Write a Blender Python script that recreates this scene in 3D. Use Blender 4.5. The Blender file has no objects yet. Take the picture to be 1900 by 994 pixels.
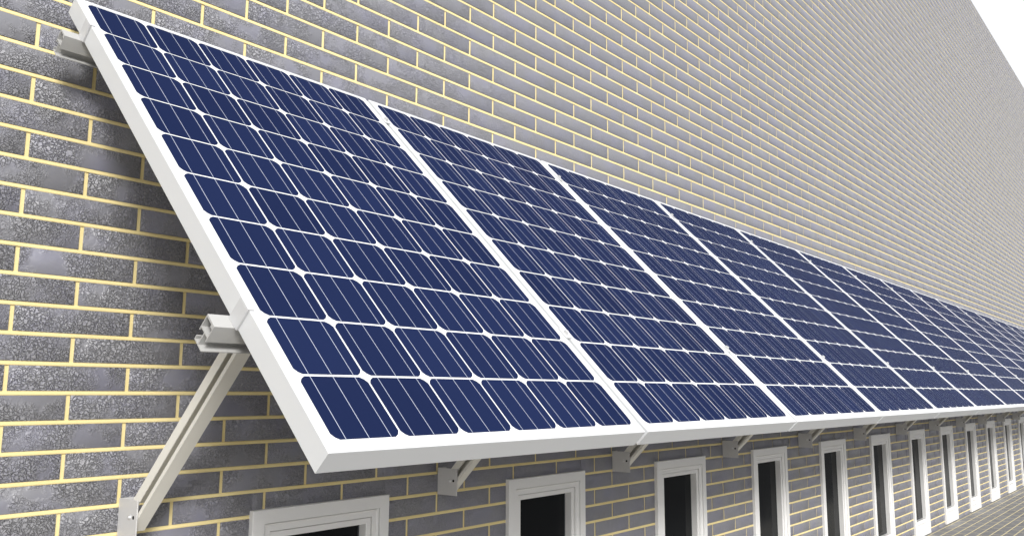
import bpy, bmesh, math, random
import numpy as np
from mathutils import Matrix, Vector

R = math.radians
scn = bpy.context.scene
col = scn.collection

# ------------------------------------------------------------------ camera
EYE = 1.407                                   # eye height above the paving
cam_d = bpy.data.cameras.new('camera')
cam_d.sensor_width = 36.0
cam_d.lens = 1553.48 / 1900 * 36
cam_d.shift_x = -0.0282
cam_d.shift_y = 0.00095
cam_d.clip_start = 0.05
cam_d.clip_end = 2000
cam = bpy.data.objects.new('camera', cam_d)
col.objects.link(cam)
cam.location = (0, 0, EYE)
yaw, pit = R(51.7406), R(8.4868)
fw = Vector((math.sin(yaw) * math.cos(pit), math.cos(yaw) * math.cos(pit), math.sin(pit)))
cam.rotation_euler = fw.to_track_quat('-Z', 'Y').to_euler()
scn.camera = cam

# ------------------------------------------------------------------ light
SUN = Vector((-0.43, -0.74, 0.39)).normalized()     # towards the sun
w = bpy.data.worlds.new('World')
scn.world = w
w.use_nodes = True
nt = w.node_tree
bg = nt.nodes['Background']
sky = nt.nodes.new('ShaderNodeTexSky')
sky.sky_type = 'NISHITA'
sky.sun_disc = False
sky.sun_elevation = math.asin(SUN.z)
sky.sun_rotation = math.atan2(SUN.x, SUN.y)
sky.dust_density = 4.0
sky.air_density = 1.0
hs = nt.nodes.new('ShaderNodeHueSaturation')        # milky, overcast sky
hs.inputs['Saturation'].default_value = 0.12
nt.links.new(sky.outputs['Color'], hs.inputs['Color'])
veil = nt.nodes.new('ShaderNodeMix')               # thin even cloud in front of the clear sky
veil.data_type = 'RGBA'
veil.inputs[0].default_value = 0.75
veil.inputs[7].default_value = (5.7, 5.78, 5.95, 1)
nt.links.new(hs.outputs['Color'], veil.inputs[6])
nt.links.new(veil.outputs[2], bg.inputs['Color'])
bg.inputs['Strength'].default_value = 0.13
sun_d = bpy.data.lights.new('sun', 'SUN')
sun_d.energy = 1.9
sun_d.angle = R(14)
sun_d.color = (1.0, 0.98, 0.945)
sun = bpy.data.objects.new('sun', sun_d)
col.objects.link(sun)
sun.location = (-4, -8, 9)
sun.rotation_euler = SUN.to_track_quat('Z', 'Y').to_euler()
vs = scn.view_settings
vs.view_transform = 'Standard'
vs.look = 'None'
vs.exposure = 0.66
vs.gamma = 1.0
vs.use_curve_mapping = False

# ------------------------------------------------------------------ materials
class NT:
    def __init__(s, name):
        s.m = bpy.data.materials.new(name)
        s.m.use_nodes = True
        s.t = s.m.node_tree
        s.b = s.t.nodes['Principled BSDF']
    def n(s, typ, **kw):
        nd = s.t.nodes.new('ShaderNode' + typ)
        for k, v in kw.items():
            if k.startswith('i_'):
                nd.inputs[k[2:].replace('_', ' ')].default_value = v
            else:
                setattr(nd, k, v)
        return nd
    def l(s, a, b): s.t.links.new(a, b)
    def math(s, op, a, b=None, c=None, clamp=False):
        nd = s.n('Math', operation=op, use_clamp=clamp)
        for i, v in enumerate((a, b, c)):
            if v is None: continue
            if isinstance(v, (int, float)): nd.inputs[i].default_value = v
            else: s.l(v, nd.inputs[i])
        return nd.outputs[0]
    def ramp(s, fac, stops):
        nd = s.n('ValToRGB')
        e = nd.color_ramp.elements
        while len(e) < len(stops): e.new(0.5)
        for el, (p, c) in zip(e, stops):
            el.position = p
            el.color = (c[0], c[1], c[2], 1) if not isinstance(c, (int, float)) else (c, c, c, 1)
        s.l(fac, nd.inputs[0])
        return nd.outputs[0]
    def noise(s, vec, scale, detail=3.0, rough=0.55, dist=0.0):
        nd = s.n('TexNoise')
        nd.inputs['Scale'].default_value = scale
        nd.inputs['Detail'].default_value = detail
        nd.inputs['Roughness'].default_value = rough
        nd.inputs['Distortion'].default_value = dist
        s.l(vec, nd.inputs['Vector'])
        return nd.outputs['Fac']
    def mix(s, fac, a, b, mode='MIX'):
        nd = s.n('Mix', data_type='RGBA', blend_type=mode)
        for i, v in ((0, fac), (6, a), (7, b)):
            if isinstance(v, (int, float)): nd.inputs[i].default_value = v
            elif isinstance(v, tuple): nd.inputs[i].default_value = (*v, 1)
            else: s.l(v, nd.inputs[i])
        return nd.outputs[2]
    def bump(s, h, strength, dist, normal=None):
        nd = s.n('Bump')
        nd.inputs['Strength'].default_value = strength
        nd.inputs['Distance'].default_value = dist
        s.l(h, nd.inputs['Height'])
        if normal is not None: s.l(normal, nd.inputs['Normal'])
        return nd.outputs['Normal']

def painted(name, colr, rough=0.4, var=0.04, spec=0.5, metal=0.0, bump=0.0, grime=0.0):
    t = NT(name)
    g = t.n('NewGeometry').outputs['Position']
    f = t.noise(g, 9.0, 4)
    lo = tuple(c * (1 - var) for c in colr)
    hi = tuple(min(1, c * (1 + var)) for c in colr)
    c = t.mix(f, lo, hi)
    if grime:
        s = t.noise(g, 38.0, 6, 0.7)
        k = t.ramp(s, [(0.56, 0.0), (0.75, grime)])
        c = t.mix(k, c, tuple(v * 0.55 for v in colr))
    t.l(c, t.b.inputs['Base Color'])
    r = t.math('MULTIPLY_ADD', t.noise(g, 30.0, 3), 0.16, rough - 0.08)
    t.l(r, t.b.inputs['Roughness'])
    t.b.inputs['Specular IOR Level'].default_value = spec
    t.b.inputs['Metallic'].default_value = metal
    if bump:
        t.l(t.bump(t.noise(g, 240.0, 4), bump, 0.0006), t.b.inputs['Normal'])
    return t.m

def brick_material():
    t = NT('clinker_brick')
    pos = t.n('NewGeometry').outputs['Position']
    att = t.n('Attribute', attribute_name='shade').outputs['Fac']
    # a per-brick offset so that no two bricks share a crackle pattern
    off = t.n('CombineXYZ')
    t.l(t.math('MULTIPLY', att, 37.0), off.inputs[1])
    vec = t.n('VectorMath', operation='ADD')
    t.l(pos, vec.inputs[0]); t.l(off.outputs[0], vec.inputs[1])
    v = vec.outputs[0]
    base = t.ramp(att, [(0.0, (0.184, 0.185, 0.204)), (0.5, (0.197, 0.197, 0.217)), (1.0, (0.209, 0.209, 0.227))])
    blue = t.ramp(t.noise(v, 7.0, 3), [(0.40, 0.0), (0.66, 0.75)])
    c = t.mix(blue, base, (0.196, 0.196, 0.250))
    # crackled glaze
    wob = t.n('TexNoise'); wob.inputs['Scale'].default_value = 60.0; wob.inputs['Detail'].default_value = 3
    t.l(v, wob.inputs['Vector'])
    wv = t.n('VectorMath', operation='SCALE'); wv.inputs['Scale'].default_value = 0.030
    t.l(wob.outputs['Color'], wv.inputs[0])
    v2 = t.n('VectorMath', operation='ADD'); t.l(v, v2.inputs[0]); t.l(wv.outputs[0], v2.inputs[1])
    vo = t.n('TexVoronoi', feature='DISTANCE_TO_EDGE'); vo.inputs['Scale'].default_value = 112.0
    t.l(v2.outputs[0], vo.inputs['Vector'])
    crack = t.ramp(vo.outputs['Distance'], [(0.0, 0.0), (0.16, 1.0)])
    lump = t.noise(v, 230.0, 4, 0.7)
    rough_zone = t.ramp(t.noise(v, 9.0, 3, 0.6), [(0.38, 0.0), (0.55, 1.0)])
    # crackle is strongest at the near end and fades along the wall
    sx = t.n('SeparateXYZ'); t.l(pos, sx.inputs[0])
    near_end = t.ramp(t.math('DIVIDE', sx.outputs['X'], 10.0), [(0.12, 1.0), (0.30, 0.22), (0.55, 0.08)])
    zone = t.math('MULTIPLY', rough_zone, near_end)
    h = t.math('ADD', t.math('MULTIPLY', crack, 1.0), t.math('MULTIPLY', lump, 0.35))
    h = t.math('MULTIPLY', h, zone)
    h = t.math('ADD', h, t.math('MULTIPLY', t.noise(v, 26.0, 4), 0.35))
    t.l(t.bump(h, 1.0, 0.0034), t.b.inputs['Normal'])
    # base colour raised towards the near end to paint in its brightness
    c0 = t.mix(t.math('MULTIPLY', near_end, t.math('MULTIPLY_ADD', rough_zone, 0.42, 0.14)), (1.0, 1.0, 1.0), (1.62, 1.60, 1.58))
    lift = c0
    # darker colour along the cracks
    dk = t.math('MULTIPLY', t.ramp(vo.outputs['Distance'], [(0.02, 1.0), (0.13, 0.0)]), t.math('MULTIPLY', zone, 0.55))
    c = t.mix(1.0, c, lift, 'MULTIPLY')
    c = t.mix(dk, c, (0.070, 0.069, 0.074))
    pale = t.math('MULTIPLY', t.ramp(lump, [(0.44, 0.0), (0.62, 0.75)]), zone)  # pale flecks brighten the near end through the colour
    c = t.mix(pale, c, (0.37, 0.37, 0.38))
    t.l(c, t.b.inputs['Base Color'])
    t.l(t.math('MULTIPLY_ADD', t.noise(v, 18.0, 3), 0.2, 0.27), t.b.inputs['Roughness'])
    t.b.inputs['Specular IOR Level'].default_value = 0.5
    return t.m

def mortar_material():
    t = NT('yellow_mortar')
    pos = t.n('NewGeometry').outputs['Position']
    f = t.noise(pos, 5.0, 4)
    c = t.ramp(f, [(0.3, (0.77, 0.63, 0.30)), (0.7, (0.84, 0.71, 0.37))])
    g = t.ramp(t.noise(pos, 160.0, 3), [(0.35, 0.0), (0.75, 0.35)])
    c = t.mix(g, c, (0.74, 0.60, 0.30))
    t.l(c, t.b.inputs['Base Color'])
    t.b.inputs['Roughness'].default_value = 0.85
    t.b.inputs['Specular IOR Level'].default_value = 0.25
    t.l(t.bump(t.noise(pos, 320.0, 3), 0.4, 0.001), t.b.inputs['Normal'])
    return t.m

def paving_material():
    t = NT('paving_brick')
    pos = t.n('NewGeometry').outputs['Position']
    PX, PY, J = 0.305, 0.0966, 0.0140
    sp = t.n('SeparateXYZ'); t.l(pos, sp.inputs[0])
    y = t.math('DIVIDE', t.math('SUBTRACT', sp.outputs['Y'], 2.3415), PY)
    row = t.math('FLOOR', y)
    half = t.math('MULTIPLY', t.math('MODULO', t.math('ABSOLUTE', row), 2.0), 0.5)
    x = t.math('ADD', t.math('DIVIDE', sp.outputs['X'], PX), half)
    fx, fy = t.math('FRACT', x), t.math('FRACT', y)
    dx = t.math('MULTIPLY', t.math('MINIMUM', fx, t.math('SUBTRACT', 1.0, fx)), PX)
    dy = t.math('MULTIPLY', t.math('MINIMUM', fy, t.math('SUBTRACT', 1.0, fy)), PY)
    d = t.math('MINIMUM', dx, dy)
    brick = t.ramp(t.math('DIVIDE', d, J), [(0.40, 0.0), (0.56, 1.0)])
    cell = t.n('CombineXYZ'); t.l(t.math('FLOOR', x), cell.inputs[0]); t.l(row, cell.inputs[1])
    wn = t.n('TexWhiteNoise', noise_dimensions='2D'); t.l(cell.outputs[0], wn.inputs['Vector'])
    bc = t.ramp(wn.outputs['Value'], [(0, (0.235, 0.235, 0.25)), (1, (0.30, 0.298, 0.31))])
    bc = t.mix(t.math('MULTIPLY', t.noise(pos, 14.0, 5, 0.65), 0.5), bc, (0.33, 0.325, 0.325), 'MIX')
    mc = t.mix(t.noise(pos, 6.0, 4), (0.76, 0.66, 0.40), (0.85, 0.76, 0.50))
    c = t.mix(brick, mc, bc)
    t.l(c, t.b.inputs['Base Color'])
    t.l(t.math('MULTIPLY_ADD', brick, -0.25, 0.8), t.b.inputs['Roughness'])
    h = t.math('ADD', brick, t.math('MULTIPLY', t.noise(pos, 70.0, 4), 0.25))
    t.l(t.bump(h, 0.8, 0.005), t.b.inputs['Normal'])
    return t.m

def cell_material():
    t = NT('silicon_cell')
    tc = t.n('TexCoord').outputs['Object']
    at = t.n('Attribute', attribute_name='shade').outputs['Fac']
    att = t.math('FRACT', t.math('ADD', at, t.n('ObjectInfo').outputs['Random']))
    c = t.ramp(att, [(0.0, (0.0112, 0.0180, 0.057)), (1.0, (0.0140, 0.0225, 0.070))])
    cl = t.ramp(t.noise(tc, 3.5, 3), [(0.35, 0.0), (0.7, 0.35)])
    c = t.mix(cl, c, (0.0145, 0.0225, 0.064))
    t.l(c, t.b.inputs['Base Color'])
    t.b.inputs['Roughness'].default_value = 0.30
    t.b.inputs['Specular IOR Level'].default_value = 0.001
    return t.m

M = {}
M['brick'] = brick_material()
M['mortar'] = mortar_material()
M['paving'] = paving_material()
M['cell'] = cell_material()
M['frame'] = painted('white_anodised_frame', (0.68, 0.69, 0.70), 0.38, 0.02, bump=0.08)
M['sheet'] = painted('white_backsheet', (0.80, 0.805, 0.81), 0.30, 0.02)
M['busbar'] = painted('silver_busbar', (0.46, 0.50, 0.62), 0.35, 0.03)
M['alu'] = painted('mill_aluminium', (0.46, 0.458, 0.448), 0.40, 0.05, bump=0.15)
M['arm'] = painted('cream_coated_steel', (0.76, 0.74, 0.68), 0.42, 0.04, bump=0.15)
M['plate'] = painted('grey_coated_steel', (0.56, 0.553, 0.548), 0.45, 0.05, bump=0.15, grime=0.25)
M['clamp'] = painted('pale_clamp_metal', (0.58, 0.583, 0.59), 0.4, 0.03)
M['zinc'] = painted('bright_zinc', (0.66, 0.66, 0.66), 0.3, 0.05, metal=0.3)
M['hole'] = painted('dark_recess', (0.012, 0.012, 0.012), 0.8, 0.0, spec=0.1)
M['casing'] = painted('white_window_paint', (0.77, 0.765, 0.755), 0.45, 0.025, bump=0.12, grime=0.06)
M['gasket'] = painted('dark_gasket', (0.05, 0.055, 0.06), 0.5, 0.0)
M['pane'] = painted('dark_glazing', (0.010, 0.011, 0.012), 0.12, 0.0, spec=0.12)
M['low_bounce_ground'] = painted('low_bounce_ground', (0.052, 0.052, 0.053), 0.85, 0.25, spec=0.3, bump=0.6)  # finish of the unseen ground, kept dark to weaken bounced light
M['render'] = painted('grey_render', (0.30, 0.295, 0.29), 0.85, 0.08, bump=0.3)

# ------------------------------------------------------------------ helpers
def box(bm, x0, x1, y0, y1, z0, z1, bev=0.0):
    vs_ = [bm.verts.new((x, y, z)) for x in (x0, x1) for y in (y0, y1) for z in (z0, z1)]
    fs = [(0, 1, 3, 2), (4, 6, 7, 5), (0, 4, 5, 1), (2, 3, 7, 6), (0, 2, 6, 4), (1, 5, 7, 3)]
    faces = [bm.faces.new([vs_[i] for i in f]) for f in fs]
    if bev:
        ed = list({e for f in faces for e in f.edges})
        bmesh.ops.bevel(bm, geom=ed, offset=bev, segments=2, profile=0.5, affect='EDGES')

def disc(bm, c, axis, r, h, seg=24, r2=None):
    """a cylinder/frustum from c along axis"""
    q = Vector(axis).normalized().to_track_quat('Z', 'Y').to_matrix().to_4x4()
    m = Matrix.Translation(Vector(c) + Vector(axis).normalized() * h / 2) @ q
    bmesh.ops.create_cone(bm, cap_ends=True, segments=seg, radius1=r, radius2=r if r2 is None else r2, depth=h, matrix=m)

def obj(name, bm, mat, parent=None):
    me = bpy.data.meshes.new(name)
    bmesh.ops.recalc_face_normals(bm, faces=bm.faces)
    bm.to_mesh(me); bm.free()
    me.materials.append(mat)
    o = bpy.data.objects.new(name, me)
    col.objects.link(o)
    if parent: o.parent = parent
    return o

def mesh_np(name, V, F, mat, parent=None, shade=None):
    me = bpy.data.meshes.new(name)
    V = np.asarray(V, np.float32); F = np.asarray(F, np.int32)
    k = F.shape[1]
    me.vertices.add(len(V)); me.vertices.foreach_set('co', V.ravel())
    me.loops.add(F.size); me.loops.foreach_set('vertex_index', F.ravel())
    me.polygons.add(len(F)); me.polygons.foreach_set('loop_start', np.arange(0, F.size, k, dtype=np.int32))
    me.update(calc_edges=True); me.validate()
    me.materials.append(mat)
    if shade is not None:
        a = me.attributes.new('shade', 'FLOAT', 'POINT')
        a.data.foreach_set('value', np.asarray(shade, np.float32))
    o = bpy.data.objects.new(name, me)
    col.objects.link(o)
    if parent: o.parent = parent
    return o

def thing(name, label, cat, loc=(0, 0, 0), rot=(0, 0, 0), group=None):
    o = bpy.data.objects.new(name, None)
    col.objects.link(o)
    o.location = loc; o.rotation_euler = rot
    o.empty_display_size = 0.1
    o['label'] = label; o['category'] = cat
    if group: o['group'] = group
    return o

def copy_tree(o, parent=None):
    c = o.copy(); col.objects.link(c)
    if parent: c.parent = parent
    for ch in [x for x in list(o.children)]: copy_tree(ch, c)
    return c

ORD = ['first', 'second', 'third', 'fourth', 'fifth', 'sixth', 'seventh', 'eighth', 'ninth', 'tenth', 'eleventh',
       'twelfth', 'thirteenth', 'fourteenth', 'fifteenth', 'sixteenth', 'seventeenth', 'eighteenth']

# ------------------------------------------------------------------ layout (metres; x along the wall, y into it)
YW = 2.37                        # brick face of the wall
BL, BP = 0.30507, 0.07579        # brick length and course height with joint
BX0, BZ0 = 2.5113, 1.6324 + EYE  # a head joint and its course's centre line
MOD = 4 * BL                     # windows and brackets repeat every four bricks
WALL_X0, WALL_X1, WALL_TOP = -5.7, 32.0, 6.105 + EYE
P0 = Vector((0.8881, 1.1441, -0.0958 + EYE))   # near lower corner of the first panel
TILT = R(45)
PW, PH, PT, PITCH = 0.9966, 1.6272, 0.050, 1.0123
NPAN = 16
N_WIN, N_ARM = 12, 12
WX0, WW = 1.5456, 0.555
WZ1, WZ0 = -0.3575 + EYE, 0.012
WDEP = 0.020                     # how far a casing stands proud of the bricks
XP = 1.1387                      # near cheek of the first wall bracket

# ------------------------------------------------------------------ ground
gd = mesh_np('ground', [(-400, -400, -0.004), (600, -400, -0.004), (600, 400, -0.004), (-400, 400, -0.004)], [(0, 1, 2, 3)], M['low_bounce_ground'])  # unseen dark yard, added to cut the light bounced off the ground
gd['kind'] = 'structure'
pv = mesh_np('paving', [(-40, 0.8, 0), (70, 0.8, 0), (70, 2.40, 0), (-40, 2.40, 0)], [(0, 1, 2, 3)], M['paving'])
pv['kind'] = 'structure'

# ------------------------------------------------------------------ the brick building
bld = thing('brick_building', 'long grey brick building with yellow mortar joints behind the solar panels', 'building', ((WALL_X0 + WALL_X1) / 2, YW, 0))
ox = bld.location.copy()
win_x = [WX0 + MOD * k for k in range(N_WIN)]
rng = np.random.default_rng(4)
JT, DEP, CH, HEAD = 0.0110, 0.0042, 0.0006, 0.0034
V, F, S = [], [], []
def add_brick(x0, x1, z0, z1, s):
    b = len(V)
    o = CH
    yf = YW + rng.uniform(-0.0004, 0.0006)
    for (a, c) in ((x0, z0), (x1, z0), (x1, z1), (x0, z1)): V.append((a - ox.x, YW + DEP + .001 - ox.y, c))
    for (a, c) in ((x0, z0), (x1, z0), (x1, z1), (x0, z1)): V.append((a - ox.x, yf + CH - ox.y, c))
    for (a, c) in ((x0 + o, z0 + o), (x1 - o, z0 + o), (x1 - o, z1 - o), (x0 + o, z1 - o)): V.append((a - ox.x, yf - ox.y, c))
    F.append((b + 8, b + 9, b + 10, b + 11))
    for k in (0, 4):
        for i in range(4):
            j = (i + 1) % 4
            F.append((b + k + i, b + k + j, b + k + 4 + j, b + k + 4 + i))
    S.extend([s] * 12)
k0 = math.floor((0 - BZ0) / BP) - 1
k1 = math.ceil((WALL_TOP - BZ0) / BP) + 1
for k in range(k0, k1):
    zc = BZ0 + k * BP
    z0, z1 = max(zc - BP / 2 + JT / 2, -0.02), min(zc + BP / 2 - JT / 2, WALL_TOP)
    if z1 - z0 < 0.012: continue
    ph = BX0 + (BL / 2 if k % 2 else 0)
    i0 = math.floor((WALL_X0 - ph) / BL); i1 = math.ceil((WALL_X1 - ph) / BL)
    for i in range(i0, i1):
        xa = ph + i * BL + JT / 2; xb = xa + BL - JT
        xa, xb = max(xa, WALL_X0), min(xb, WALL_X1)
        if xb - xa < 0.01: continue
        s = rng.random()
        seg = [(xa, xb)]
        if z0 < WZ1 - 0.004:
            for wx in win_x:
                a, b = wx + 0.008, wx + WW - 0.008
                if b < xa or a > xb: continue
                ns = []
                for (p, q) in seg:
                    if p < a: ns.append((p, min(q, a)))
                    if q > b: ns.append((max(p, b), q))
                seg = ns
            ztop_cut = z1
            if not seg or seg != [(xa, xb)]:
                # part of the course above the casing stays
                if z1 > WZ1 + 0.004:
                    for wx in win_x:
                        p, q = max(xa, wx + 0.008), min(xb, wx + WW - 0.008)
                        if q - p > 0.01: add_brick(p, q, WZ1 - 0.006, z1, s)
        for (p, q) in seg:
            if q - p > 0.006: add_brick(p, q, z0, z1, s)
wall = mesh_np('wall', V, F, M['brick'], bld, S)

# mortar bed behind the bricks, open where the windows are, and the body of the building
V, F = [], []
def strip(x0, x1, pts):
    """a ribbon along the wall through (depth, z) points"""
    b = len(V)
    for (d, z) in pts:
        V.append((x0 - ox.x, YW + d - ox.y, z)); V.append((x1 - ox.x, YW + d - ox.y, z))
    for i in range(len(pts) - 1):
        F.append((b + 2 * i, b + 2 * i + 1, b + 2 * i + 3, b + 2 * i + 2))
def spans(z):
    if z > WZ1 - 0.02: return [(WALL_X0, WALL_X1)]
    out, xs = [], WALL_X0
    for wx in win_x:
        out.append((xs, wx + 0.02)); xs = wx + WW - 0.02
    return out + [(xs, WALL_X1)]
for k in range(k0, k1):
    zc = BZ0 + k * BP
    zb, zt = zc - BP / 2, zc + BP / 2
    if zt < 0: continue
    h = JT / 2 + 0.0006
    for (xa, xb) in spans(zc):
        lo, hi = max(zb + h, -0.01), min(zt - h, WALL_TOP)
        if hi > lo: strip(xa, xb, [(HEAD, lo), (HEAD, hi)])
    if zt + h < WALL_TOP:
        for (xa, xb) in spans(zt):
            # weather-struck bed joint: tucked under the upper brick, sloping out to the lower one
            strip(xa, xb, [(HEAD, zt - h), (0.0003, zt - h), (0.0006, zt - h * .4), (0.0012, zt + h * .2), (0.0018, zt + h * .5), (0.0030, zt + h), (HEAD, zt + h)])
mesh_np('mortar_joints', V, F, M['mortar'], bld)
bm = bmesh.new()
DB = 7.0
x0, x1 = WALL_X0 - ox.x, WALL_X1 - ox.x
for (a, b, c, d) in (((x0, DEP), (x0, DB), 0, WALL_TOP), ((x1, DEP), (x1, DB), 0, WALL_TOP), ((x0, DB), (x1, DB), 0, WALL_TOP)):
    vv = [bm.verts.new((*a, c)), bm.verts.new((*b, c)), bm.verts.new((*b, d)), bm.verts.new((*a, d))]
    bm.faces.new(vv)
obj('side_wall', bm, M['render'], bld)
bm = bmesh.new()
box(bm, x0, x1, 0.0015, DB, WALL_TOP + 0.001, WALL_TOP + 0.02)
obj('roof', bm, M['render'], bld)

# windows ------------------------------------------------------------
def ring(bm, prof, x0, x1, z0, z1, bot):
    """sweep a profile of (inset, y) round a rectangle; bot scales the inset at the sill"""
    loops = []
    for (ins, y) in prof:
        loops.append([bm.verts.new(p) for p in ((x0 + ins, y, z0 + ins * bot), (x1 - ins, y, z0 + ins * bot), (x1 - ins, y, z1 - ins), (x0 + ins, y, z1 - ins))])
    for a, b in zip(loops, loops[1:]):
        for i in range(4):
            j = (i + 1) % 4
            bm.faces.new((a[i], a[j], b[j], b[i]))
def make_window():
    h = WZ1 - WZ0
    bm = bmesh.new()
    f = -WDEP
    prof = [(0.0, 0.004), (0.0, f + .002), (0.002, f), (0.042, f), (0.0425, f + .0100), (0.0452, f + .0105), (0.0456, f + .0045), (0.0520, f + .0100),
            (0.0690, f + .0100), (0.0695, f + .0220), (0.0722, f + .0220), (0.0726, f + .0150), (0.0735, f + .0142), (0.0905, f + .0142), (0.0925, f + .016), (0.0930, f + .018), (0.0930, f + .056)]
    ring(bm, prof, 0, WW, WZ0, WZ1, 1.62)
    w_ = obj('window', bm, M['casing'], bld)
    bm = bmesh.new()
    box(bm, 0.0931, WW - 0.0931, f + .0525, f + .062, WZ0 + .0931 * 1.62, WZ1 - .0931)
    obj('pane', bm, M['pane'], w_)
    bm = bmesh.new()
    g = [(0.0932, f + .0515), (0.0975, f + .0500), (0.0985, f + .0524)]
    ring(bm, g, 0, WW, WZ0, WZ1, 1.6)
    obj('gasket', bm, M['gasket'], w_)
    return w_
win0 = make_window()
for k in range(N_WIN):
    o = win0 if k == 0 else copy_tree(win0, bld)
    o.location = (win_x[k] - ox.x, 0, 0)

# ------------------------------------------------------------------ solar panels
CELL, GX, GY, CHX = 0.15875, 0.0052, 0.0060, 0.0140
MX, MY = 0.0233, 0.0267 - 0.0005
def make_panel(near):
    root = thing('solar_panel', '', 'solar panel', P0, (TILT, 0, 0), 'solar panels in the tilted row along the brick wall')
    # frame: a mitred ring with slightly eased edges
    prof = [(0.0125, -0.0022), (0.0125, -0.0008), (0.0117, 0.0), (0.0012, 0.0), (0.0, -0.0012), (0.0, -PT + .001), (0.001, -PT), (0.028, -PT), (0.028, -PT + .002), (0.004, -PT + .002), (0.004, -0.0075), (0.0125, -0.0075), (0.0125, -0.0022)]
    bm = bmesh.new()
    loops = []
    for (i_, z) in prof[:-1]:
        loops.append([bm.verts.new(p) for p in ((i_, i_, z), (PW - i_, i_, z), (PW - i_, PH - i_, z), (i_, PH - i_, z))])
    n = len(loops)
    for q in range(n):
        a, b = loops[q], loops[(q + 1) % n]
        for i in range(4):
            j = (i + 1) % 4
            bm.faces.new((a[i], a[j], b[j], b[i]))
    obj('frame', bm, M['frame'], root)
    bm = bmesh.new()
    box(bm, 0.0124, PW - 0.0124, 0.0124, PH - 0.0124, -0.0070, -0.0020)
    obj('backsheet', bm, M['sheet'], root)
    cw, ch, c = CELL - GX, CELL - GY, CHX
    m = c * 0.40
    # the corners are cut by a slightly bowed edge, as on a wafer sawn from a round ingot
    outline = [(c, 0), (cw - c, 0), (cw - m, m), (cw, c), (cw, ch - c), (cw - m, ch - m), (cw - c, ch), (c, ch), (m, ch - m), (0, ch - c), (0, c), (m, m)]
    def add_cell(bm, x, y, lay=None, val=0.0):
        top = [bm.verts.new((x + u, y + v, -.0012)) for u, v in outline]
        low = [bm.verts.new((x + u, y + v, -.0021)) for u, v in outline]
        bm.faces.new(top)
        for i in range(12): bm.faces.new((low[i], low[(i + 1) % 12], top[(i + 1) % 12], top[i]))
        if lay is not None:
            for v in top + low: v[lay] = val
        for fr in (1 / 6, 0.5, 5 / 6):
            q = x + cw * fr
            f = bm.faces.new([bm.verts.new(p) for p in ((q - .00068, y, -.0009), (q + .00068, y, -.0009), (q + .00068, y + ch, -.0009), (q - .00068, y + ch, -.0009))])
            f.material_index = 1
    spots = [(MX + i * CELL + GX / 2, MY + j * CELL + GY / 2) for i in range(6) for j in range(10)]
    if near:
        bm = bmesh.new(); add_cell(bm, 0, 0)
        first = obj('solar_cell', bm, M['cell'], root)
        first.data.materials.append(M['busbar'])
        for n_, (x, y) in enumerate(spots):
            o = first
            if n_:
                o = first.copy(); col.objects.link(o); o.parent = root
            o.location = (x, y, 0)
    else:
        bm = bmesh.new(); r = random.Random(3)
        lay = bm.verts.layers.float.new('shade')
        for (x, y) in spots: add_cell(bm, x, y, lay, r.random())
        o = obj('solar_cells', bm, M['cell'], root)
        o.data.materials.append(M['busbar'])
    return root
pan0, panf = make_panel(True), make_panel(False)
for k in range(NPAN):
    o = pan0 if k == 0 else copy_tree(pan0) if k < 9 else panf if k == 9 else copy_tree(panf)   # far off the cells run together
    o.location = P0 + Vector((PITCH * k, 0, 0))
    o['label'] = ('nearest blue solar panel, first in the row, with its white left frame side in view' if k == 0 else
                  f'{ORD[k]} blue solar panel in the row, counted from the near left end')

# ------------------------------------------------------------------ mounting rails
def make_rail(v0, name, label):
    Lx = PITCH * (NPAN - 1) + PW
    root = thing(name, label, 'mounting rail', P0, (TILT, 0, 0), 'aluminium rails under the panels')
    bm = bmesh.new()
    xa, xb = -0.046, Lx + 0.046
    def b(va, vb, na, nb): box(bm, xa, xb, v0 + va, v0 + vb, na, nb)
    b(0.000, 0.036, -.0548, -.0504)                                       # top
    b(0.0024, 0.0110, -.0600, -.0548)                                     # thickened corner
    b(0.000, 0.0024, -.0890, -.0548); b(0.0336, 0.036, -.0880, -.0548)    # walls
    b(0.0024, 0.0336, -.0815, -.0790)                                     # floor of the box
    b(0.0155, 0.0180, -.1095, -.0815)                                     # web
    b(-0.002, 0.0345, -.1120, -.1095)                                     # foot
    b(0.0320, 0.0345, -.1095, -.1020)                                     # upturned lip
    obj('rail_profile', bm, M['alu'], root)
    def end_clamp(side):
        bm = bmesh.new()
        x = 0.0 if side < 0 else Lx
        s = side
        def bb(xi, xo, va, vb, na, nb): box(bm, min(x + s * xi, x + s * xo), max(x + s * xi, x + s * xo), v0 + va, v0 + vb, na, nb, 0.0006)
        bb(0.0004, 0.0050, -.007, .031, -.0502, 0.0002)
        bb(-0.0095, 0.0050, -.007, .031, 0.0004, 0.0030)
        return obj('end_clamp', bm, M['clamp'], root)
    end_clamp(-1); end_clamp(1)
    mid = None
    for k in range(NPAN - 1):
        x = PITCH * k + (PW + PITCH) / 2
        if mid is None:
            bm = bmesh.new()
            box(bm, -0.0135, 0.0135, -.020, .020, 0.0004, 0.0034, 0.0006)
            box(bm, -0.0055, -0.0030, -.020, .020, -0.030, 0.0004)
            box(bm, 0.0030, 0.0055, -.020, .020, -0.030, 0.0004)
            mid = obj('clamp', bm, M['clamp'], root)
            bm = bmesh.new()
            disc(bm, (0, 0, .0034), (0, 0, 1), .0095, .0012, 28)
            disc(bm, (0, 0, .0046), (0, 0, 1), .0068, .0072, 28)
            bt = obj('bolt', bm, M['zinc'], mid)
            o = mid
        else:
            o = mid.copy(); col.objects.link(o); o.parent = root
            for ch in list(mid.children):
                c = ch.copy(); col.objects.link(c); c.parent = o
        o.location = (x, v0 + .012, 0)
    return root
make_rail(0.360, 'mounting_rail', 'lower aluminium rail, its hollow end sticking out left of the nearest panel above the strut')
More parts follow.
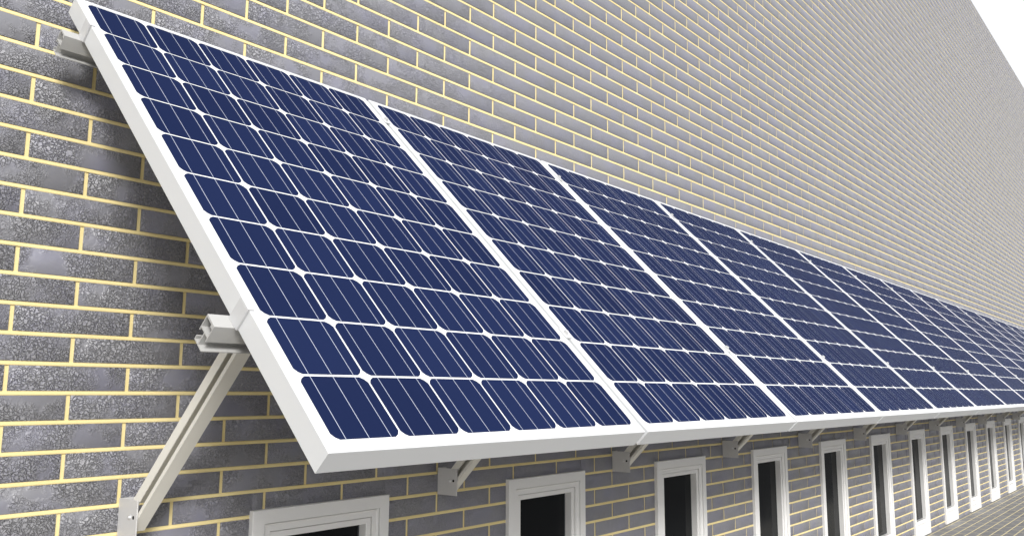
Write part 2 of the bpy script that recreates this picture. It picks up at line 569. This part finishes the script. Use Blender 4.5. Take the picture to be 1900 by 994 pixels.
make_rail(1.4695, 'mounting_rail', 'upper aluminium rail, its end sticking out near the top corner of the nearest panel')

# ------------------------------------------------------------------ struts from the wall
def make_strut():
    root = thing('support_strut', '', 'strut', (XP, YW, -0.33 + EYE), (0, 0, 0), 'struts bracketed to the wall below the panels')
    org = Vector((XP, YW, -0.33 + EYE))
    # bracket: two cheeks and a back plate
    bm = bmesh.new()
    yA, yB, zA, zB = -0.104, -0.0012, -0.051, 0.049
    box(bm, 0.0, 0.0035, yA, yB, zA, zB, 0.0008)
    box(bm, 0.0035, 0.0440, yB - 0.004, yB, zA, zB)
    br = obj('wall_bracket', bm, M['plate'], root)
    bm = bmesh.new()
    disc(bm, (0, -0.0690, 0.004), (-1, 0, 0), .0068, .0015, 28)
    disc(bm, (-.0015, -0.0690, 0.004), (-1, 0, 0), .0055, .0040, 24, .0030)
    obj('bolt', bm, M['zinc'], br)
    bm = bmesh.new()
    disc(bm, (-0.0004, -0.0860, 0.004), (1, 0, 0), .0050, .0020, 24)
    obj('hole', bm, M['hole'], br)
    # slotted arm, square to the panels: local (x, v, n) turned by the tilt
    Tm = Matrix.Translation(P0 - org) @ Matrix.Rotation(TILT, 4, 'X')
    bm = bmesh.new()
    xf = XP + 0.0055 - P0.x
    v0, v1, n1 = 0.6305, 0.6875, -PT - 0.0045
    xb = xf + 0.0385
    prof = [(xf, v0), (xf, v0 + .0115), (xf + .003, v0 + .0115), (xf + .0025, v0 + .003), (xf + .035, v0 + .003), (xf + .035, v0 + .0520), (xf + .0025, v0 + .0520), (xf + .003, v0 + .0295), (xf, v0 + .0295), (xf, v1), (xb, v1), (xb, v0)]
    # the lower end is cut plumb, parallel to the wall
    lo = [bm.verts.new((x, v, v - 1.643)) for x, v in prof]
    hi = [bm.verts.new((x, v, n1)) for x, v in prof]
    for i in range(len(prof)):
        j = (i + 1) % len(prof)
        bm.faces.new((lo[i], lo[j], hi[j], hi[i]))
    bm.faces.new(lo); bm.faces.new(hi)
    bm.transform(Tm)
    obj('slotted_arm', bm, M['arm'], root)
    bm = bmesh.new()
    box(bm, xf - .02, xb + .02, v0 - .03, v1 + .03, n1, -PT - 0.0006, 0.001)
    bm.transform(Tm)
    obj('head_plate', bm, M['plate'], root)
    return root
st0 = make_strut()
for k in range(N_ARM):
    o = st0 if k == 0 else copy_tree(st0)
    o.location = Vector((XP + MOD * k, YW, -0.33 + EYE))
    o['label'] = ('long cream slotted strut at lower left, in full view beside the nearest panel' if k == 0 else
                  f'{ORD[k]} grey strut and wall bracket from the left, tucked under the panel row')
